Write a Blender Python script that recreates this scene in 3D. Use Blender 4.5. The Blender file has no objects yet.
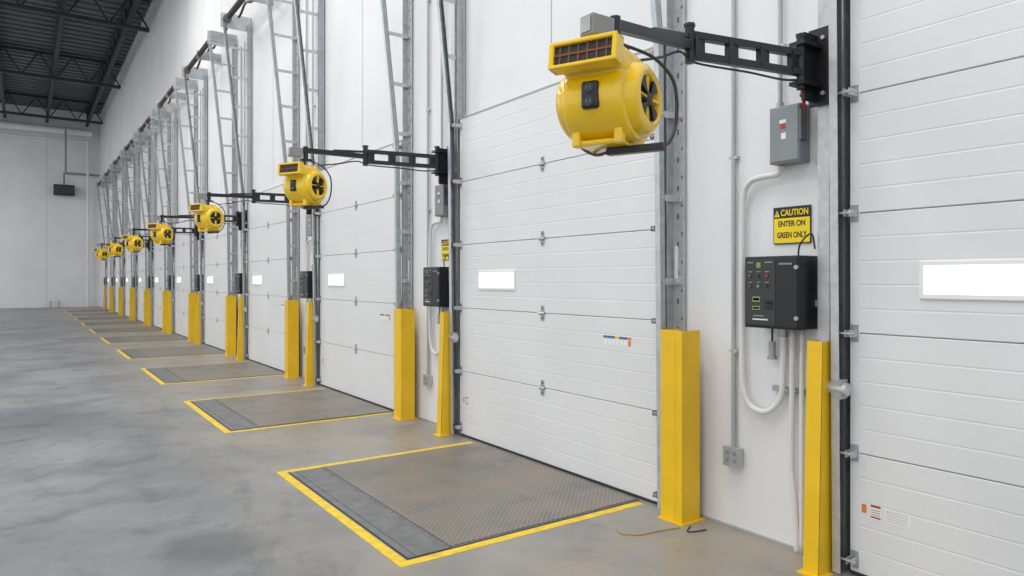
import bpy, bmesh, math, random
from mathutils import Vector, Matrix
random.seed(4)
S=bpy.context.scene
S.view_settings.view_transform='Standard'
P=4.0; WX=3.64; NB=11; YEND=47.2; CEIL=11.3; WB=WX-.004

# ---------------- materials ----------------
def new(name):
    m=bpy.data.materials.new(name); m.use_nodes=True
    return m,m.node_tree.nodes,m.node_tree.links,m.node_tree.nodes['Principled BSDF']
def mat(name,col,rough=.5,metal=0,noise=0,nscale=8,bump=0,bscale=60,emit=0,stretch=None,coat=0):
    m,N,L,b=new(name)
    b.inputs['Base Color'].default_value=(*col,1); b.inputs['Roughness'].default_value=rough
    b.inputs['Metallic'].default_value=metal
    if coat:
        b.inputs['Coat Weight'].default_value=coat; b.inputs['Coat Roughness'].default_value=.08
    tc=N.new('ShaderNodeTexCoord'); src=tc.outputs['Object']
    if stretch:
        mp=N.new('ShaderNodeMapping'); mp.inputs['Scale'].default_value=stretch
        L.new(src,mp.inputs[0]); src=mp.outputs[0]
    if noise:
        n=N.new('ShaderNodeTexNoise'); n.inputs['Scale'].default_value=nscale; n.inputs['Detail'].default_value=5
        L.new(src,n.inputs['Vector'])
        r=N.new('ShaderNodeValToRGB'); r.color_ramp.elements[0].position=.3; r.color_ramp.elements[1].position=.7
        r.color_ramp.elements[0].color=(*[c*(1-noise) for c in col],1)
        r.color_ramp.elements[1].color=(*[min(1,c*(1+noise)) for c in col],1)
        L.new(n.outputs['Fac'],r.inputs[0]); L.new(r.outputs[0],b.inputs['Base Color'])
    if bump:
        n=N.new('ShaderNodeTexNoise'); n.inputs['Scale'].default_value=bscale
        L.new(src,n.inputs['Vector'])
        bp=N.new('ShaderNodeBump'); bp.inputs['Strength'].default_value=bump; bp.inputs['Distance'].default_value=.003
        L.new(n.outputs['Fac'],bp.inputs['Height']); L.new(bp.outputs[0],b.inputs['Normal'])
    if emit:
        b.inputs['Emission Color'].default_value=(*col,1); b.inputs['Emission Strength'].default_value=emit
    return m
M={}
M['wall']=mat('wall_paint',(.745,.75,.755),.6,noise=.045,nscale=.9,bump=.15)
M['door']=mat('door_steel_white',(.725,.73,.735),.42,noise=.03,nscale=1.6,bump=.1,bscale=120)
M['seam']=mat('door_seam',(.36,.37,.38),.6)
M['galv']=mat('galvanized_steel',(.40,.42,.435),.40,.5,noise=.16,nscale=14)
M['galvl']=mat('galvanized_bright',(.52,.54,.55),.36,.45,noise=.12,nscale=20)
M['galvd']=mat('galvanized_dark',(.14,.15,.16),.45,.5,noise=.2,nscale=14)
M['yel']=mat('safety_yellow_paint',(.82,.51,.010),.40,noise=.05,nscale=5)
M['fan']=mat('yellow_plastic',(.90,.58,.006),.30,bump=.02,coat=.6)
M['line']=mat('floor_line_paint',(.78,.54,.03),.5,noise=.18,nscale=14)
M['blk']=mat('black_powder_coat',(.012,.012,.014),.38)
M['rub']=mat('black_rubber',(.035,.035,.035),.8)
M['plas']=mat('gray_enclosure',(.235,.255,.265),.45,noise=.03)
M['pvc']=mat('pvc_conduit',(.70,.70,.69),.45)
M['emt']=mat('emt_conduit',(.42,.43,.44),.4,.4)
M['white']=mat('label_white',(.82,.82,.80),.5)
M['red']=mat('label_red',(.45,.03,.025),.4)
M['green']=mat('indicator_green',(.20,.34,.07),.4)
M['blue']=mat('label_blue',(.05,.16,.40),.5)
M['orange']=mat('grille_orange',(.17,.05,.008),.5)
M['lorange']=mat('label_orange',(.70,.22,.06),.5)
M['signy']=mat('sign_yellow',(.90,.66,.0),.45)
M['darkgray']=mat('dark_gray_plastic',(.035,.038,.042),.5)
M['glass']=mat('door_window_pane_glow',(.95,.97,1),.2,emit=.95)  # emission stands in for daylight behind the pane; wall there is solid
M['roof']=mat('roof_deck',(.13,.14,.155),.7,noise=.1,nscale=2)
M['truss']=mat('truss_steel',(.035,.036,.04),.6,.2)
M['spring']=mat('spring_steel',(.09,.06,.05),.5,.5,noise=.2)
M['cord']=mat('brown_cord',(.45,.29,.09),.7)
M['steel']=mat('leveler_frame_steel',(.165,.175,.175),.5,.1,noise=.2,nscale=9,bump=.1)

def concrete():
    m,N,L,b=new('polished_concrete')
    tc=N.new('ShaderNodeTexCoord')
    def noise(s,det=6,dist=0,rough=.55,off=0):
        mp=N.new('ShaderNodeMapping'); mp.inputs['Location'].default_value=(off,off*.7,0); L.new(tc.outputs['Object'],mp.inputs[0])
        n=N.new('ShaderNodeTexNoise'); n.inputs['Scale'].default_value=s; n.inputs['Detail'].default_value=det
        n.inputs['Distortion'].default_value=dist; n.inputs['Roughness'].default_value=rough
        L.new(mp.outputs[0],n.inputs['Vector']); return n.outputs['Fac']
    def ramp(f,stops):
        r=N.new('ShaderNodeValToRGB'); e=r.color_ramp.elements
        e[0].position,e[0].color=stops[0][0],(*stops[0][1],1); e[1].position,e[1].color=stops[-1][0],(*stops[-1][1],1)
        for p,c in stops[1:-1]:
            x=e.new(p); x.color=(*c,1)
        L.new(f,r.inputs[0]); return r.outputs[0]
    def mix(a,bb,f,t='MIX'):
        x=N.new('ShaderNodeMix'); x.data_type='RGBA'; x.blend_type=t
        if isinstance(f,(int,float)): x.inputs[0].default_value=f
        else: L.new(f,x.inputs[0])
        if isinstance(a,tuple): x.inputs[6].default_value=(*a,1)
        else: L.new(a,x.inputs[6])
        if isinstance(bb,tuple): x.inputs[7].default_value=(*bb,1)
        else: L.new(bb,x.inputs[7])
        return x.outputs[2]
    def mt(op,a,bb=None):
        n=N.new('ShaderNodeMath'); n.operation=op
        for i,v in enumerate((a,bb)):
            if v is None: continue
            if isinstance(v,(int,float)): n.inputs[i].default_value=v
            else: L.new(v,n.inputs[i])
        return n.outputs[0]
    base=ramp(noise(.6,8,.7,.55),[(.34,(.16,.172,.185)),(.46,(.205,.215,.225)),(.56,(.245,.252,.257)),(.68,(.29,.294,.295))])
    blot=ramp(noise(2.6,9,.6,.7,5),[(.36,(.33,.33,.335)),(.47,(.475,.475,.475)),(.68,(.575,.575,.57))])
    c=mix(base,blot,.9,'OVERLAY')
    fine=ramp(noise(26,7,.3,.8),[(.3,(.39,.39,.39)),(.7,(.61,.61,.61))])
    c=mix(c,fine,.6,'OVERLAY')
    sx=N.new('ShaderNodeSeparateXYZ'); L.new(tc.outputs['Object'],sx.inputs[0])
    def stain(cx,cy,r0,r1,st,off):
        nonlocal c
        dx=mt('SUBTRACT',sx.outputs[0],cx); dy=mt('SUBTRACT',sx.outputs[1],cy)
        rr_=mt('SQRT',mt('ADD',mt('MULTIPLY',dx,dx),mt('MULTIPLY',dy,dy)))
        rr_=mt('ADD',rr_,mt('MULTIPLY',mt('SUBTRACT',noise(4.5,6,0,.6,off),.5),.40*r1/.5))
        mr=N.new('ShaderNodeMapRange'); mr.inputs[1].default_value=r0; mr.inputs[2].default_value=r1; mr.inputs[3].default_value=st; mr.inputs[4].default_value=0
        L.new(rr_,mr.inputs[0]); c=mix(c,(.075,.082,.09),mr.outputs[0])
    stain(.90,4.30,.20,.38,.60,2); stain(.35,4.6,.1,.9,.30,11); stain(.95,6.2,.1,.55,.25,17); stain(.2,9,.2,1.6,.25,23); stain(1.1,3.4,.05,.5,.3,31)
    mr=N.new('ShaderNodeMapRange'); mr.inputs[1].default_value=.9; mr.inputs[2].default_value=2.0
    L.new(sx.outputs[0],mr.inputs[0])
    st=ramp(noise(1.6,8,.8,.65,9),[(.35,(.25,.25,.25)),(.62,(1,1,1))])
    c=mix(c,(.325,.28,.225),mt('MULTIPLY',mr.outputs[0],st))
    for cx,cy,R in ((-2.5,6.0,3.9),(-2.5,6.0,4.15),(-3.0,9.8,4.2),(-3.0,9.8,4.45)):
        dx=mt('SUBTRACT',sx.outputs[0],cx); dy=mt('SUBTRACT',sx.outputs[1],cy)
        rr_=mt('SQRT',mt('ADD',mt('MULTIPLY',dx,dx),mt('MULTIPLY',dy,dy)))
        g=mt('LESS_THAN',mt('ABSOLUTE',mt('SUBTRACT',rr_,R)),.03)
        nn=ramp(noise(5,7,0,.75,R),[(.46,(0,0,0)),(.7,(.5,.5,.5))])
        c=mix(c,(.10,.10,.10),mt('MULTIPLY',g,nn))
    for o,off,per in ((0,1.25,6.0),(1,2.9,8.0)):
        f=mt('ABSOLUTE',mt('SUBTRACT',mt('FRACT',mt('DIVIDE',mt('SUBTRACT',sx.outputs[o],off-100*per),per)),.5))
        g=mt('GREATER_THAN',f,.5-.003/per)
        c=mix(c,(.14,.14,.14),mt('MULTIPLY',g,.35))
    L.new(c,b.inputs['Base Color'])
    rr=ramp(noise(1.1,5,.8),[(.3,(.30,.3,.3)),(.7,(.52,.52,.52))]); L.new(rr,b.inputs['Roughness'])
    bp=N.new('ShaderNodeBump'); bp.inputs['Strength'].default_value=.08; bp.inputs['Distance'].default_value=.002
    L.new(noise(40),bp.inputs['Height']); L.new(bp.outputs[0],b.inputs['Normal'])
    return m
M['conc']=concrete()

def tread():
    m,N,L,b=new('diamond_tread_plate')
    tc=N.new('ShaderNodeTexCoord'); sx=N.new('ShaderNodeSeparateXYZ'); L.new(tc.outputs['Object'],sx.inputs[0])
    def mt(op,a,bb=None,cc=None):
        n=N.new('ShaderNodeMath'); n.operation=op
        for i,v in enumerate((a,bb,cc)):
            if v is None: continue
            if isinstance(v,(int,float)): n.inputs[i].default_value=v
            else: L.new(v,n.inputs[i])
        return n.outputs[0]
    s=1/.040
    u=mt('MULTIPLY',mt('ADD',sx.outputs[0],sx.outputs[1]),s); v=mt('MULTIPLY',mt('SUBTRACT',sx.outputs[0],sx.outputs[1]),s)
    par=mt('MODULO',mt('ABSOLUTE',mt('ADD',mt('FLOOR',u),mt('FLOOR',v))),2)
    fu=mt('ABSOLUTE',mt('SUBTRACT',mt('FRACT',u),.5)); fv=mt('ABSOLUTE',mt('SUBTRACT',mt('FRACT',v),.5))
    A=mt('MULTIPLY',mt('LESS_THAN',fu,.14),mt('LESS_THAN',fv,.42))
    B=mt('MULTIPLY',mt('LESS_THAN',fv,.14),mt('LESS_THAN',fu,.42))
    bar=mt('ADD',mt('MULTIPLY',A,par),mt('MULTIPLY',B,mt('SUBTRACT',1,par)))
    def nz(s_,d):
        n=N.new('ShaderNodeTexNoise'); n.inputs['Scale'].default_value=s_; n.inputs['Detail'].default_value=d; n.inputs['Roughness'].default_value=.65; L.new(tc.outputs['Object'],n.inputs['Vector']); return n.outputs['Fac']
    r=N.new('ShaderNodeValToRGB'); e=r.color_ramp.elements
    e[0].position=.36; e[0].color=(.13,.127,.12,1); e[1].position=.64; e[1].color=(.235,.18,.135,1)
    x1=e.new(.5); x1.color=(.185,.165,.145,1)
    L.new(nz(2.2,10),r.inputs[0])
    x=N.new('ShaderNodeMix'); x.data_type='RGBA'; L.new(mt('MULTIPLY',bar,.5),x.inputs[0]); L.new(r.outputs[0],x.inputs[6]); x.inputs[7].default_value=(.43,.41,.37,1)
    L.new(x.outputs[2],b.inputs['Base Color'])
    b.inputs['Roughness'].default_value=.48; b.inputs['Metallic'].default_value=.05
    bp=N.new('ShaderNodeBump'); bp.inputs['Strength'].default_value=.5; bp.inputs['Distance'].default_value=.002
    L.new(bar,bp.inputs['Height']); L.new(bp.outputs[0],b.inputs['Normal'])
    return m
M['tread']=tread()

# ---------------- mesh builder ----------------
class MB:
    def __init__(s): s.bm=bmesh.new(); s.mats=[]
    def mi(s,k):
        if k not in s.mats: s.mats.append(k)
        return s.mats.index(k)
    def merge(s,b2,k,smooth=False,mtx=None):
        i=s.mi(k)
        for f in b2.faces: f.material_index=i; f.smooth=smooth
        if mtx is not None: b2.transform(mtx)
        me=bpy.data.meshes.new('t'); b2.to_mesh(me); b2.free(); s.bm.from_mesh(me); bpy.data.meshes.remove(me)
    def box(s,x0,x1,y0,y1,z0,z1,k,bev=0,mtx=None,seg=2):
        b=bmesh.new(); bmesh.ops.create_cube(b,size=1)
        x0,x1=sorted((x0,x1)); y0,y1=sorted((y0,y1)); z0,z1=sorted((z0,z1))
        b.transform(Matrix.Translation(((x0+x1)/2,(y0+y1)/2,(z0+z1)/2))@Matrix.Diagonal((x1-x0,y1-y0,z1-z0,1)))
        if bev: bmesh.ops.bevel(b,geom=b.edges[:],offset=bev,segments=seg,affect='EDGES',profile=.6)
        s.merge(b,k,False,mtx)
    def hexa(s,c8,k):
        b=bmesh.new(); v=[b.verts.new(c) for c in c8]
        for q in ((0,1,2,3),(7,6,5,4),(0,4,5,1),(1,5,6,2),(2,6,7,3),(3,7,4,0)): b.faces.new([v[i] for i in q])
        bmesh.ops.recalc_face_normals(b,faces=b.faces); s.merge(b,k)
    def bar(s,p,q,w,h,k,bev=0):
        p=Vector(p);q=Vector(q);d=q-p
        rot=d.to_track_quat('X','Z').to_matrix().to_4x4()
        s.box(0,d.length,-w/2,w/2,-h/2,h/2,k,bev,Matrix.Translation(p)@rot)
    def cyl(s,p,q,r,k,seg=16,r2=None,smooth=True):
        p=Vector(p);q=Vector(q);d=q-p; b=bmesh.new()
        bmesh.ops.create_cone(b,cap_ends=True,segments=seg,radius1=r,radius2=r if r2 is None else r2,depth=d.length)
        m=Matrix.Translation((p+q)/2)@d.to_track_quat('Z','Y').to_matrix().to_4x4()
        s.merge(b,k,False,m)
    def tube(s,pts,r,k,seg=10,sub=6):
        P_=[Vector(p) for p in pts]; out=[]
        n=len(P_)
        for i in range(n-1):
            a=P_[max(i-1,0)];b_=P_[i];c=P_[i+1];d=P_[min(i+2,n-1)]
            for j in range(sub):
                t=j/sub
                out.append(.5*((2*b_)+(c-a)*t+(2*a-5*b_+4*c-d)*t*t+(3*b_-a-3*c+d)*t**3))
        out.append(P_[-1])
        b=bmesh.new(); rings=[]; up=None
        for i,p in enumerate(out):
            t=(out[min(i+1,len(out)-1)]-out[max(i-1,0)]).normalized()
            if up is None:
                up=t.orthogonal().normalized()
            up=(up-t*up.dot(t)).normalized(); sd=t.cross(up)
            rings.append([b.verts.new(p+r*(math.cos(2*math.pi*j/seg)*up+math.sin(2*math.pi*j/seg)*sd)) for j in range(seg)])
        for i in range(len(rings)-1):
            for j in range(seg):
                b.faces.new((rings[i][j],rings[i][(j+1)%seg],rings[i+1][(j+1)%seg],rings[i+1][j]))
        b.faces.new(rings[0][::-1]); b.faces.new(rings[-1])
        bmesh.ops.recalc_face_normals(b,faces=b.faces)
        s.merge(b,k,True)
    def lathe(s,prof,k,mtx,seg=40,smooth=True):
        b=bmesh.new(); rings=[]
        for r,z in prof:
            rings.append([b.verts.new((r*math.cos(2*math.pi*j/seg),r*math.sin(2*math.pi*j/seg),z)) for j in range(seg)])
        for i in range(len(rings)-1):
            for j in range(seg):
                b.faces.new((rings[i][j],rings[i][(j+1)%seg],rings[i+1][(j+1)%seg],rings[i+1][j]))
        bmesh.ops.recalc_face_normals(b,faces=b.faces)
        s.merge(b,k,smooth,mtx)
    def text(s,txt,size,k,mtx,align='CENTER',ext=.0005,bold=0):
        cu=bpy.data.curves.new('t','FONT'); cu.body=txt; cu.size=size; cu.align_x=align; cu.align_y='CENTER'; cu.extrude=ext; cu.offset=bold
        ob=bpy.data.objects.new('t',cu); S.collection.objects.link(ob)
        dg=bpy.context.evaluated_depsgraph_get(); me=bpy.data.meshes.new_from_object(ob.evaluated_get(dg))
        b=bmesh.new(); b.from_mesh(me); s.merge(b,k,False,mtx)
        bpy.data.objects.remove(ob); bpy.data.curves.remove(cu); bpy.data.meshes.remove(me)
    def done(s,name):
        me=bpy.data.meshes.new(name); s.bm.to_mesh(me); s.bm.free()
        for k in s.mats: me.materials.append(M[k])
        return me
def put(name,me,loc=(0,0,0),rz=0,sc=(1,1,1)):
    o=bpy.data.objects.new(name,me); o.location=loc; o.rotation_euler=(0,0,rz); o.scale=sc; S.collection.objects.link(o)
    return o
def tface(x,y,z): return Matrix(((0,0,-1,x),(-1,0,0,y),(0,1,0,z),(0,0,0,1)))

# ---------------- shell ----------------
b=MB(); b.box(-16,WX+.3,-8,YEND+.3,-.2,0,'conc'); put('floor',b.done('floor'))
b=MB(); b.box(WX,WX+.3,-8,YEND+.3,0,CEIL,'wall')
for y in [0.6+P*k for k in range(-1,12)]:
    b.box(WX-.002,WX,y-.006,y+.006,3.3,CEIL,'seam')
put('wall_right',b.done('wall_right'))
b=MB(); b.box(-16,WX,YEND,YEND+.3,0,CEIL,'wall')
for i in range(8): b.box(WX-2.6-i*2.4,WX-2.585-i*2.4,YEND-.004,YEND,0,CEIL,'seam')
put('wall_far',b.done('wall_far'))
b=MB(); b.box(-16,WX+.3,-8,YEND+.3,CEIL,CEIL+.2,'roof')
for i in range(60):
    y=14+i*.56
    b.box(-12,WX,y,y+.2,CEIL-.06,CEIL,'roof')
put('ceiling',b.done('ceiling'))
b=MB(); b.box(WX-.02,WX,-6,YEND,0,.012,'seam'); put('baseboard_right',b.done('baseboard_right'))

def truss(L,h,axis):
    b=MB(); n=int(L/1.2)
    def pt(t,z): return (t,0,z) if axis=='x' else (0,t,z)
    for z in (0,h):
        b.bar(pt(0,z),pt(L,z),.14,.12,'truss')
    for i in range(n):
        a=L*i/n; c=L*(i+.5)/n; e=L*(i+1)/n
        b.bar(pt(a,0),pt(c,h),.05,.05,'truss'); b.bar(pt(c,h),pt(e,0),.05,.05,'truss')
    return b.done('truss_'+axis)
tj=truss(34,.75,'y'); tg=truss(18,1.0,'x')
for i in range(8): put('roof_joist' if i==0 else 'roof_joist.%03d'%i,tj,(WX-.7-i*1.9,12.8,10.42))
for i in range(4): put('roof_girder' if i==0 else 'roof_girder.%03d'%i,tg,(-14.5,18+i*8.6,10.1))

# ---------------- sectional door ----------------
YN,YF=3.27,5.965; DX=3.56; H=3.13; SEC=H/5
def door_mesh():
    b=MB()
    bm=bmesh.new(); prof=[]
    for sct in range(5):
        z0=sct*SEC+.002; z1=(sct+1)*SEC-.002
        prof+=[(DX+.03,z0),(DX+.003,z0+.001),(DX,z0+.004)]
        n=5
        for g in range(1,n):
            z=z0+(z1-z0)*g/n
            prof+=[(DX,z-.006),(DX+.0012,z-.002),(DX+.0012,z+.002),(DX,z+.006)]
        prof+=[(DX,z1-.004),(DX+.003,z1-.001),(DX+.03,z1)]
    L=[bm.verts.new((x,YN,z+.02)) for x,z in prof]; R=[bm.verts.new((x,YF,z+.02)) for x,z in prof]
    for i in range(len(prof)-1): bm.faces.new((L[i],R[i],R[i+1],L[i+1]))
    bmesh.ops.recalc_face_normals(bm,faces=bm.faces)
    b.merge(bm,'door')
    b.box(DX+.012,DX+.05,YN+.001,YF-.001,.02,H+.018,'door')
    b.box(DX+.010,DX+.013,YN+.001,YF-.001,.02,H+.018,'seam')
    b.box(DX+.003,DX+.05,YN,YF,.002,.03,'rub')
    b.box(DX+.0,DX+.075,YN-.01,YF+.01,H+.018,H+.036,'seam')
    for y in (YN,YF):
        s=1 if y==YN else -1
        b.box(DX-.002,DX,y,y+s*.05,.03,H,'door')
    yc=(YN+YF)/2
    for i in range(1,5):
        z=i*SEC+.02
        for dz in (-.038,.038):
            b.box(DX-.004,DX,yc-.022,yc+.022,z+dz-.026,z+dz+.026,'galv',.002)
            b.cyl((DX-.009,yc,z+dz*1.1),(DX,yc,z+dz*1.1),.008,'galvd',8)
        b.cyl((DX-.012,yc-.036,z),(DX-.012,yc+.036,z),.012,'galvl',10)
        b.box(DX-.012,DX,yc-.032,yc+.032,z-.014,z+.014,'galvd')
    wy=YF-.65; wz=1.55
    b.box(DX-.010,DX+.01,wy-.305,wy+.305,wz-.093,wz+.093,'white',.006)
    b.box(DX-.0115,DX,wy-.283,wy+.283,wz-.07,wz+.07,'glass',.004)
    y=YN+.60
    for j,k in enumerate(('blue','blue','blue','signy','blue','blue','lorange')):
        yy=y-j*.042
        b.box(DX-.001,DX,yy-.040,yy,1.118,1.136,k)
        b.box(DX-.001,DX,yy-.036,yy-.008,1.072,1.112,'white' if j<6 else 'lorange')
    y=YF-.06
    b.box(DX-.001,DX,y-.025,y,.345,.39,'lorange')
    b.box(DX-.001,DX,y-.10,y-.045,.325,.40,'white'); b.box(DX-.0015,DX,y-.098,y-.047,.385,.397,'red'); b.box(DX-.0015,DX,y-.098,y-.047,.33,.338,'red')
    for j in range(3): b.box(DX-.0015,DX,y-.095,y-.05,.345+j*.012,.349+j*.012,'plas')
    b.box(DX-.001,DX,y-.24,y-.115,.325,.395,'white')
    for j in range(5): b.box(DX-.0015,DX,y-.23,y-.125,.334+j*.012,.3365+j*.012,'emt')
    return b.done('door')
dm=door_mesh()

# ---------------- lift track ----------------
TH=6.5; KZ=3.1
def tx(z): return 3.51-.012*z if z<KZ else 3.51-.012*KZ-.105*(z-KZ)
def track_mesh(e,s):
    b=MB()
    b.box(3.612,3.622,e+s*.012,e+s*.135,0.01,TH,'galvl')
    b.box(3.55,3.612,e+s*.034,e+s*.040,0.01,TH,'galv')
    z=.25
    while z<TH-.2:
        b.box(3.609,3.6125,e+s*.075,e+s*.088,z,z+.035,'galvd'); b.box(3.609,3.6125,e+s*.11,e+s*.12,z+.08,z+.10,'galvd'); z+=.19
    b.box(3.580,3.611,e+s*.003,e+s*.020,.01,H+.05,'rub')
    def plate(xa,xb,ya,yb,k='galv'):
        for z0,z1 in ((.015,KZ),(KZ,TH)):
            b.hexa([(tx(z0)+xa,e+s*ya,z0),(tx(z0)+xb,e+s*ya,z0),(tx(z0)+xb,e+s*yb,z0),(tx(z0)+xa,e+s*yb,z0),
               (tx(z1)+xa,e+s*ya,z1),(tx(z1)+xb,e+s*ya,z1),(tx(z1)+xb,e+s*yb,z1),(tx(z1)+xa,e+s*yb,z1)],k)
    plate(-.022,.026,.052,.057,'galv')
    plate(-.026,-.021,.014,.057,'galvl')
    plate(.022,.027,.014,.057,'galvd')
    z=.42
    while z<TH:
        b.box(tx(z)+.02,3.615,e+s*.056,e+s*.061,z-.022,z+.022,'galvl')
        b.box(3.600,3.612,e+s*.056,e+s*.12,z-.022,z+.022,'galvl')
        b.cyl((3.592,e+s*.09,z),(3.604,e+s*.09,z),.010,'galvl',6)
        b.cyl((tx(z),e+s*.057,z),(tx(z),e+s*.066,z),.010,'galvl',6)
        z+=.56
    for i in range(0,6):
        z=max(.09,min(H-.05,i*SEC+.02))
        b.box(DX-.005,DX,e-s*.045,e-s*.004,z-.045,z+.045,'galv',.001)
        for yy in (.010,.038):
            b.box(tx(z)-.012,DX,e-s*(yy+.003),e-s*yy,z-.018,z+.018,'galvl')
        b.cyl((tx(z),e-s*.052,z),(tx(z),e+s*.03,z),.0065,'galvl',8)
        b.cyl((tx(z),e+s*.03,z),(tx(z),e+s*.05,z),.019,'galvd',14)
    b.box(3.607,3.610,e+s*.055,e+s*.085,1.55,1.78,'white')
    b.box(3.47,3.62,e+s*.012,e+s*.13,.0,.01,'galv')
    b.box(tx(TH)-.05,3.62,e+s*.06,e+s*.068,TH-.12,TH+.16,'galvl')
    if s>0:
        b.cyl((tx(.98),e-s*.02,.98),(tx(.98),e+s*.075,.98),.034,'galvl',16)
        b.box(tx(.98)-.03,tx(.98)+.03,e+s*.0,e+s*.05,.93,1.03,'galv')
    return b.done('door_track')
tn=track_mesh(YN,-1); tf=track_mesh(YF,1)

def spring_mesh():
    b=MB(); x,z=tx(TH)+.06,TH+.05
    b.cyl((x,YN-.12,z),(x,YF+.12,z),.014,'galvl',10)
    for y in (YN-.02,YF+.02):
        b.cyl((x,y-.035,z),(x,y+.035,z),.075,'galvd',18)
    yc=(YN+YF)/2
    for y0,y1 in ((YN+.12,yc-.06),(yc+.06,YF-.12)):
        n=40
        for i in range(n):
            y=y0+(y1-y0)*i/n
            b.cyl((x,y,z),(x,y+(y1-y0)/n*.78,z),.055,'spring',10)
        b.cyl((x,y0,z),(x,y1,z),.048,'spring',10)
    b.box(x-.05,WB,yc-.02,yc+.02,z-.09,z+.09,'galv')
    for y in (YN-.075,YF+.075): b.box(x-.05,WB,y-.004,y+.004,z-.1,z+.12,'galv')
    pts=[(x+.22,YN-.9+i*.45,z+.15+(.05 if i%2 else -.07)) for i in range(10)]
    b.tube(pts,.022,'spring',8,3)
    return b.done('torsion_spring_shaft')
sm=spring_mesh()

def guardR():
    b=MB(); x0,x1,y0,y1,t,h=3.40,3.57,2.97,3.15,.008,1.226
    b.box(x0,x0+t,y0,y1,.008,h,'yel',.003); b.box(x0+t,x1,y0,y0+t,.008,h,'yel'); b.box(x0+t,x1,y1-t,y1,.008,h,'yel')
    b.box(x0-.02,x1+.03,y0-.02,y1+.01,0,.008,'yel')
    b.box(x0-.002,x0,y0+.055,y0+.060,.01,h,'yel')
    return b.done('track_guard_post')
def guardL():
    b=MB(); x0,x1,y0,y1,t,h=3.42,3.52,2.040,2.125,.007,1.226
    def pl(a,bq,c,d):
        f=.04
        b.hexa([(a-(f if a<x0+.01 else 0),c,.008),(bq-(f if bq<x0+.01 else 0),c,.008),(bq-(f if bq<x0+.01 else 0),d,.008),(a-(f if a<x0+.01 else 0),d,.008),(a,c,h),(bq,c,h),(bq,d,h),(a,d,h)],'yel')
    pl(x0,x0+t,y0,y1); pl(x0+t*.5,x1,y0,y0+t); pl(x0+t*.5,x1,y1-t,y1)
    b.box(x0-.07,x1+.03,y0-.03,y1+.02,0,.008,'yel')
    return b.done('track_guard_post')
gR,gL=guardR(),guardL()

LX0,LX1,LY0,LY1=1.66,3.50,3.40,5.67
def leveler():
    b=MB(); w=.075
    x0,y0,y1=LX0+w,LY0+w,LY1-w
    b.box(x0,LX1+.04,y0,y1,-.02,.003,'rub')
    b.box(x0+.010,x0+.055,y0+.01,y1-.01,-.01,.006,'steel')
    b.box(x0+.06,x0+.28,y0+.01,y1-.01,-.01,.007,'steel',.001)
    for i in range(12):
        yy=y0+.09+i*(y1-y0-.18)/11
        b.cyl((x0+.26,yy-.05,.007),(x0+.26,yy+.05,.007),.006,'steel',8)
    b.box(x0+.285,LX1+.02,y0+.02,y1-.02,-.01,.010,'tread')
    b.box(x0+.285,LX1+.02,y0+.003,y0+.015,-.01,.006,'steel'); b.box(x0+.285,LX1+.02,y1-.015,y1-.003,-.01,.006,'steel')
    return b.done('dock_leveler')
def lines():
    b=MB(); w=.065
    b.box(LX0,LX0+w,LY0,LY1,0,.002,'line'); b.box(LX0+w,LX1,LY0,LY0+w,0,.002,'line'); b.box(LX0+w,LX1,LY1-w,LY1,0,.002,'line')
    return b.done('floor_line_marking')
lv,ln=leveler(),lines()

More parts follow.
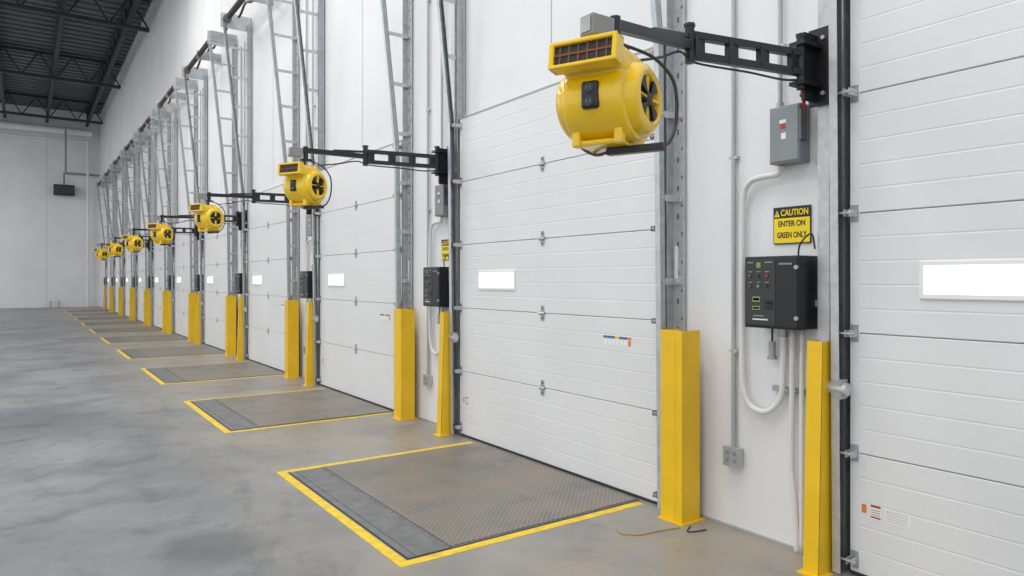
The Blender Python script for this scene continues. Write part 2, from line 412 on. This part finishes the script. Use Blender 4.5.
# ---------------- swing arm + fan ----------------
def pole():
    b=MB()
    b.box(3.565,3.625,2.085,2.155,.01,6.3,'galvl',.004)
    for z in (1.4,2.2,3.2,4.2,5.2): b.box(3.60,WB,2.07,2.19,z,z+.04,'galv')
    return b.done('mounting_strut')
def arm(T,zo=0):
    b=MB(); T=Vector(T)
    A=Vector((3.40,2.15,2.71+zo)); E=Vector((2.70,2.31,2.715+zo))
    b.box(3.535,3.563,2.075,2.19,2.50,2.92,'blk',.003)
    for z in (2.56,2.86):
        b.cyl((3.52,2.10,z),(3.54,2.10,z),.012,'galvl',6); b.cyl((3.52,2.165,z),(3.54,2.165,z),.012,'galvl',6)
    for z in (2.60+zo,2.81+zo): b.box(3.36,3.54,2.105,2.195,z-.01,z+.01,'blk',.002)
    b.box(3.42,3.54,2.14,2.16,2.52,2.88,'blk')
    b.cyl((3.40,2.15,2.57+zo),(3.40,2.15,2.85+zo),.022,'blk',14)
    b.cyl((3.40,2.15,2.85+zo),(3.40,2.15,2.865+zo),.028,'blk',6)
    for dz in (-.05,.05):
        b.bar(A+Vector((0,0,dz)),E+Vector((0,0,dz)),.04,.036,'blk',.003)
    for t in (.07,.36,.64,.93):
        p=A.lerp(E,t); b.box(p.x-.035,p.x+.035,p.y-.016,p.y+.016,p.z-.055,p.z+.055,'blk')
    b.cyl(E+Vector((0,0,-.09)),E+Vector((0,0,.09)),.024,'blk',14)
    b.cyl(E+Vector((0,0,.09)),E+Vector((0,0,.105)),.03,'blk',6)
    T1=T+Vector((-.03,0,0))
    b.bar(E,T1,.04,.045,'blk',.003)
    b.bar(E+Vector((0,0,.045)),E.lerp(T,.55)+Vector((0,0,.025)),.02,.02,'blk')
    b.cyl(T+Vector((0,0,-.09)),T+Vector((0,0,.035)),.022,'blk',14)
    b.box(T.x-.05,T.x+.05,T.y-.03,T.y+.03,T.z-.095,T.z-.078,'blk')
    b.box(T.x-.15,T.x-.035,T.y-.035,T.y+.04,T.z-.065,T.z+.012,'plas',.004)
    b.box(T.x-.156,T.x-.15,T.y-.025,T.y+.03,T.z-.055,T.z+.002,'galv',.002)
    b.tube([A+Vector((0.1,.05,-.06)),A+Vector((-.12,.03,-.10)),A.lerp(E,.5)+Vector((0,0,-.09)),E+Vector((0.05,0,-.08)),E+Vector((-.1,-.03,-.06)),E.lerp(T,.5)+Vector((0,-.03,-.10)),T+Vector((.10,-.04,-.13))],.006,'rub',8,5)
    return b.done('swing_arm')
def fan():
    b=MB(); hw=.15
    cx,cz=.015,-.035
    prof=[(-.225,.188),(-.238,.085)]
    n=48
    for i in range(n+1):
        a=150+290*i/n; r=.207+.014*i/n
        prof.append((cx+r*math.cos(math.radians(a)),cz+r*math.sin(math.radians(a))))
    prof.append((-.08,.188))
    bm=bmesh.new()
    A=[bm.verts.new((x,-hw,z)) for x,z in prof]; B=[bm.verts.new((x,hw,z)) for x,z in prof]
    n=len(prof)
    fa=bm.faces.new(A); fb=bm.faces.new(B[::-1])
    for i in range(n): bm.faces.new((A[i],B[i],B[(i+1)%n],A[(i+1)%n]))
    bmesh.ops.recalc_face_normals(bm,faces=bm.faces)
    ed=[e for e in bm.edges if e.link_faces and (fa in e.link_faces or fb in e.link_faces)]
    bmesh.ops.bevel(bm,geom=ed,offset=.042,segments=7,affect='EDGES',profile=.5)
    b.merge(bm,'fan',True)
    R=Matrix.Translation((-.22,0,.135))@Matrix.Rotation(math.radians(7),4,'Y')
    def mb(x0,x1,y0,y1,z0,z1,k,bev=0,seg=3): b.box(x0,x1,y0,y1,z0,z1,k,bev,R,seg)
    mb(-.045,.03,-hw-.008,hw+.008,.046,.068,'fan',.010); mb(-.045,.03,-hw-.008,hw+.008,-.066,-.046,'fan',.009)
    for s in (-1,1): mb(-.045,.03,s*(hw+.008),s*(hw-.016),-.066,.068,'fan',.010)
    mb(-.030,.0,-hw+.005,hw-.005,-.05,.055,'blk')
    for i in range(1,7):
        y=-hw+2*hw*i/7; mb(-.033,-.026,y-.004,y+.004,-.048,.052,'orange')
    mb(-.034,-.026,-hw+.01,hw-.01,-.004,.006,'orange')
    for s in (-1,1):
        m=Matrix.Translation((cx,0,cz))@Matrix.Rotation(math.radians(90)*(1 if s<0 else -1),4,'X')
        b.lathe([(.185,hw-.020),(.178,hw+.008),(.162,hw+.034),(.140,hw+.048),(.120,hw+.048),(.110,hw+.036),(.108,hw-.0)],'fan',m,48)
        b.lathe([(.110,hw+.006),(.0001,hw+.006)],'blk',m,32,False)
        b.lathe([(.0001,hw+.042),(.030,hw+.042),(.038,hw+.034),(.038,hw+.003)],'blk',m,24)
        for i in range(4):
            a=math.radians(45+90*i)
            c=[(.02,-.0),(.112,-.30),(.116,0),(.112,.30)]
            bm=bmesh.new(); vs=[]
            for rr,da in c:
                for oy in (.028,.042): vs.append(bm.verts.new((cx+rr*math.cos(a+da),s*(hw+oy),cz+rr*math.sin(a+da))))
            lo=vs[0::2]; hi=vs[1::2]
            bm.faces.new(hi); bm.faces.new(lo[::-1])
            for q in range(4): bm.faces.new((lo[q],lo[(q+1)%4],hi[(q+1)%4],hi[q]))
            bmesh.ops.recalc_face_normals(bm,faces=bm.faces); b.merge(bm,'blk')
        for i in range(4):
            a=math.radians(i*90)
            b.bar((cx+.036*math.cos(a),s*(hw+.026),cz+.036*math.sin(a)),(cx+.112*math.cos(a),s*(hw+.030),cz+.112*math.sin(a)),.036,.010,'fan',.002)
    b.box(cx-.222,cx-.17,-.045,.035,-.11,.020,'blk',.018,seg=4)
    for z in (-.078,-.015):
        b.cyl((cx-.226,-.005,z),(cx-.215,-.005,z),.024,'darkgray',16)
        for dy in (-.008,.008): b.box(cx-.2275,cx-.225,-.005+dy-.002,-.005+dy+.002,z-.007,z+.007,'plas')
    for x in (-.10,.12):
        for s in (-1,1): b.box(x-.026,x+.026,s*(hw-.03),s*(hw-.07),-.268,-.19,'fan',.014,seg=3)
    b.box(-.11,.13,-hw+.045,hw-.045,-.262,-.235,'fan',.012)
    b.tube([(.06,-.09,.165),(.08,-.08,.200),(.08,0,.207),(.08,.08,.200),(.06,.09,.165)],.013,'fan',10,5)
    b.bar((0,.0,-.280),(0,-.265,-.280),.045,.036,'blk',.004)
    b.tube([(0,0,.28),(.05,-.06,.26),(.11,-.17,.20),(.14,-.245,.10),(.145,-.268,0),(.12,-.275,-.14),(.06,-.27,-.24),(0,-.255,-.278)],.008,'blk',10,6)
    b.tube([(0,0,.28),(.03,.08,.25),(.09,.17,.19),(.14,.205,.1),(.15,.225,-.1),(.11,.20,-.20),(.07,.10,-.27),(0,.0,-.280)],.008,'blk',10,6)
    b.cyl((0,0,.17),(0,0,.30),.016,'blk',12)
    return b.done('air_mover_fan')
am0=arm((1.93,2.03,2.565)); am=arm((2.08,2.2,2.72),.03); fm,pm=fan(),pole()

def panel():
    b=MB(); x=3.45
    b.box(x,WB,2.19,2.54,1.275,1.685,'blk',.008)
    b.box(x-.006,x+.002,2.20,2.53,1.285,1.675,'blk',.003)
    b.box(x-.008,x,2.335,2.525,1.295,1.668,'darkgray')
    X=x-.011
    def lab(y,z,w,h,k): b.box(X,x-.006,y-w/2,y+w/2,z-h/2,z+h/2,k)
    lab(2.44,1.635,.026,.030,'green'); lab(2.375,1.65,.05,.008,'plas'); lab(2.495,1.65,.035,.008,'plas')
    for i,z in enumerate((1.575,1.515)):
        for j in range(3):
            y=2.495-j*.055
            lab(y,z+.022,.028,.003,'emt')
            b.cyl((X-.006,y,z),(x-.004,y,z),.008,('galvd','darkgray','red','galvd','green','darkgray')[i*3+j],12)
    lab(2.455,1.44,.05,.03,'green'); lab(2.455,1.44,.04,.014,'blk'); lab(2.455,1.39,.05,.022,'green'); lab(2.455,1.39,.04,.010,'blk'); lab(2.375,1.41,.05,.05,'blk'); lab(2.375,1.42,.035,.004,'emt'); lab(2.43,1.325,.10,.008,'pvc'); lab(2.44,1.345,.07,.004,'emt')
    lab(2.27,1.64,.08,.010,'plas')
    for z in (1.34,1.62): b.cyl((x-.012,2.205,z),(x,2.205,z),.012,'galv',10)
    b.tube([(3.55,2.26,1.68),(3.53,2.24,1.74),(3.53,2.2,1.79),(3.54,2.17,1.80),(3.55,2.16,1.72)],.005,'rub',8,5)
    return b.done('dock_control_panel')
def disc():
    b=MB(); x=3.53
    b.box(x,WB,2.24,2.43,2.215,2.54,'plas',.006); b.box(x-.006,x,2.246,2.424,2.225,2.53,'plas',.003)
    b.box(x-.008,x-.004,2.32,2.36,2.44,2.46,'white'); b.box(x-.008,x-.004,2.325,2.355,2.41,2.435,'red'); b.box(x-.008,x-.004,2.32,2.35,2.35,2.385,'white')
    b.box(x-.01,x+.05,2.225,2.24,2.33,2.50,'galvd'); b.cyl((x+.03,2.228,2.5),(x+.005,2.222,2.575),.010,'red',10); b.cyl((x+.0,2.222,2.57),(x+.012,2.222,2.6),.017,'red',12)
    b.cyl((3.60,2.407,2.54),(3.60,2.407,2.58),.022,'galv',12)
    return b.done('electrical_disconnect_box')
def outlet():
    b=MB()
    b.box(3.59,WB,2.685,2.80,.395,.51,'galvl',.004); b.box(3.586,3.592,2.682,2.803,.392,.513,'galv',.002)
    for y in (2.715,2.77):
        for z in (.43,.475): b.cyl((3.583,y,z),(3.588,y,z),.013,'plas',14)
    return b.done('electrical_outlet_box')
def conduits():
    b=MB()
    b.cyl((3.615,2.743,.51),(3.615,2.743,6.3),.0135,'emt',12)
    b.cyl((3.60,2.407,2.58),(3.60,2.407,6.3),.0135,'emt',12)
    for z in (1.1,2.3,3.4,4.6): b.box(3.605,WB,2.715,2.771,z,z+.02,'galvl')
    for z in (2.9,4.2): b.box(3.59,WB,2.38,2.434,z,z+.02,'galvl')
    b.tube([(3.60,2.40,2.215),(3.60,2.42,2.17),(3.60,2.50,2.165),(3.60,2.60,2.15),(3.60,2.655,2.08),(3.60,2.669,1.9),(3.60,2.669,1.5),(3.60,2.669,1.05),(3.60,2.66,.90),(3.60,2.62,.80),(3.60,2.54,.765),(3.60,2.46,.79),(3.60,2.40,.88),(3.60,2.388,1.05),(3.60,2.388,1.28)],.018,'pvc',12,5)
    b.cyl((3.60,2.388,1.22),(3.60,2.388,1.275),.024,'galv',12)
    b.tube([(3.60,2.33,1.28),(3.60,2.33,.9),(3.60,2.335,.5),(3.60,2.315,.3),(3.60,2.30,.1),(3.60,2.30,.0)],.016,'pvc',12,4)
    b.tube([(3.60,2.265,1.28),(3.60,2.27,.9),(3.60,2.27,.4),(3.60,2.27,.0)],.014,'pvc',12,4)
    b.cyl((3.60,2.46,1.18),(3.60,2.46,1.28),.006,'rub',8); b.cyl((3.60,2.46,1.10),(3.60,2.46,1.19),.02,'galv',14); b.cyl((3.60,2.46,1.085),(3.60,2.46,1.10),.028,'galv',14)
    b.box(3.615,WB,2.2,2.47,.90,.93,'galv')
    for y in (2.28,2.33,2.39): b.cyl((3.61,y+.025,.915),(3.58,y+.025,.915),.006,'galvl',6)
    return b.done('electrical_conduit')
def sign():
    b=MB(); x=WX-.010; yc=2.353; zc=1.868
    b.box(x,WB,yc-.12,yc+.12,zc-.108,zc+.108,'blk',.002)
    b.box(x-.001,x,yc-.114,yc+.114,zc-.102,zc+.042,'signy')
    X=x-.0018
    D=lambda a: Matrix.Diagonal((a,1,1,1))
    b.text('CAUTION',.050,'signy',tface(X,yc-.018,zc+.072)@D(.78),bold=.0012)
    b.text('ENTER ON',.046,'blk',tface(X,yc,zc+.008)@D(.78),bold=.0010)
    b.text('GREEN ONLY',.046,'blk',tface(X,yc,zc-.058)@D(.67),bold=.0010)
    bm=bmesh.new(); v=[bm.verts.new((X,yc+.112,zc+.052)),bm.verts.new((X,yc+.076,zc+.052)),bm.verts.new((X,yc+.094,zc+.090))]; bm.faces.new(v); b.merge(bm,'signy')
    b.box(X-.001,X,yc+.092,yc+.096,zc+.062,zc+.078,'blk')
    return b.done('caution_sign')
pn,dc,ol,cd,sg=panel(),disc(),outlet(),conduits(),sign()

cnt={}
def nm(n):
    i=cnt.get(n,0); cnt[n]=i+1
    return n if i==0 else '%s.%03d'%(n,i)
for k in range(-1,NB-1):
    o=(0,P*k,0)
    put('door_%d'%(k+2),dm,o)
    put(nm('door_lift_track'),tn,o); put(nm('door_lift_track'),tf,o)
    put(nm('torsion_spring_shaft'),sm,o)
    put(nm('dock_leveler'),lv,o); put(nm('floor_line_marking'),ln,o)
for k in range(0,NB):
    o=(0,P*k,0)
    if k<NB-1: put(nm('track_guard_post'),gR,o)
    put(nm('track_guard_post'),gL,o)
    put(nm('mounting_strut'),pm,o)
    if k<7:
        put(nm('swing_arm'),am0 if k==0 else am,o)
        if k==0: put(nm('air_mover_fan'),fm,(1.91,2.05,2.285),math.radians(24),(.94,.88,.80))
        else: put(nm('air_mover_fan'),fm,(2.07,2.2+P*k,2.42),math.radians([0,30,24,34,26,30,26][k]),(.78,.78,.78))
    put(nm('dock_control_panel'),pn,o); put(nm('electrical_disconnect_box'),dc,o)
    put(nm('electrical_outlet_box'),ol,o); put(nm('electrical_conduit'),cd,o); put(nm('caution_sign'),sg,o)

b=MB()
b.cyl((-14,YEND-.5,10.0),(3.2,YEND-.5,10.0),.2,'wall',16); b.cyl((-14,YEND-.3,9.5),(3.2,YEND-.3,9.5),.06,'wall',12)
b.cyl((3.0,YEND-.3,0),(3.0,YEND-.3,9.6),.07,'wall',12)
b.cyl((1.9,YEND-1.0,7.6),(1.9,YEND-1.0,10.0),.05,'plas',10)
b.box(1.9,3.6,YEND-.16,YEND-.08,7.6,7.7,'plas')
put('sprinkler_pipe',b.done('sprinkler_pipe'))
b=MB(); b.box(1.35,2.35,YEND-.5,YEND-.05,6.35,6.95,'blk',.03); b.cyl((1.85,YEND-.3,6.95),(1.85,YEND-.3,7.65),.03,'blk'); b.box(1.4,2.3,YEND-.52,YEND-.5,6.45,6.85,'darkgray')
put('unit_heater',b.done('unit_heater'))
b=MB()
for x in (1.2,1.6): b.cyl((x,YEND-.4,0),(x,YEND-.4,.30),.04,'emt'); b.cyl((x,YEND-.4,.30),(x,YEND-.4,.36),.07,'emt')
put('floor_pipe_stub',b.done('floor_pipe_stub'))
b=MB(); b.tube([(3.35,2.94,.006),(3.18,2.98,.006),(3.05,3.0,.006),(2.98,3.08,.006),(3.02,3.16,.006)],.004,'cord'); b.tube([(3.42,2.92,.006),(3.33,2.86,.006),(3.45,2.82,.006)],.004,'rub')
put('loose_cord',b.done('loose_cord'))

w=bpy.data.worlds.new('world'); S.world=w; w.use_nodes=True
bg=w.node_tree.nodes['Background']; bg.inputs[0].default_value=(.93,.965,1,1); bg.inputs[1].default_value=1.12
for x,y,e in ((0,2,340),(0,10,340),(-5,6,340),(0,18,340),(-6,16,340),(-6,-2,340),(-8,28,600),(-9,38,1100)):  # last two entries are unseen fills added to brighten the far wall
    l=bpy.data.lights.new('high_bay_and_fill_lamp','AREA'); l.shape='RECTANGLE'; l.size=3; l.size_y=3; l.energy=e; l.color=(1,.995,.985)
    o=bpy.data.objects.new(nm('high_bay_and_fill_lamp'),l); o.location=(x,y,10.0); S.collection.objects.link(o)

cam=bpy.data.cameras.new('camera'); co=bpy.data.objects.new('camera',cam); S.collection.objects.link(co)
co.location=(0,0,1.55); co.rotation_euler=(math.radians(90),0,-math.radians(35.1))
cam.sensor_width=36; cam.lens=694/1024*36; cam.shift_y=-8/1024; cam.clip_end=200
S.camera=co
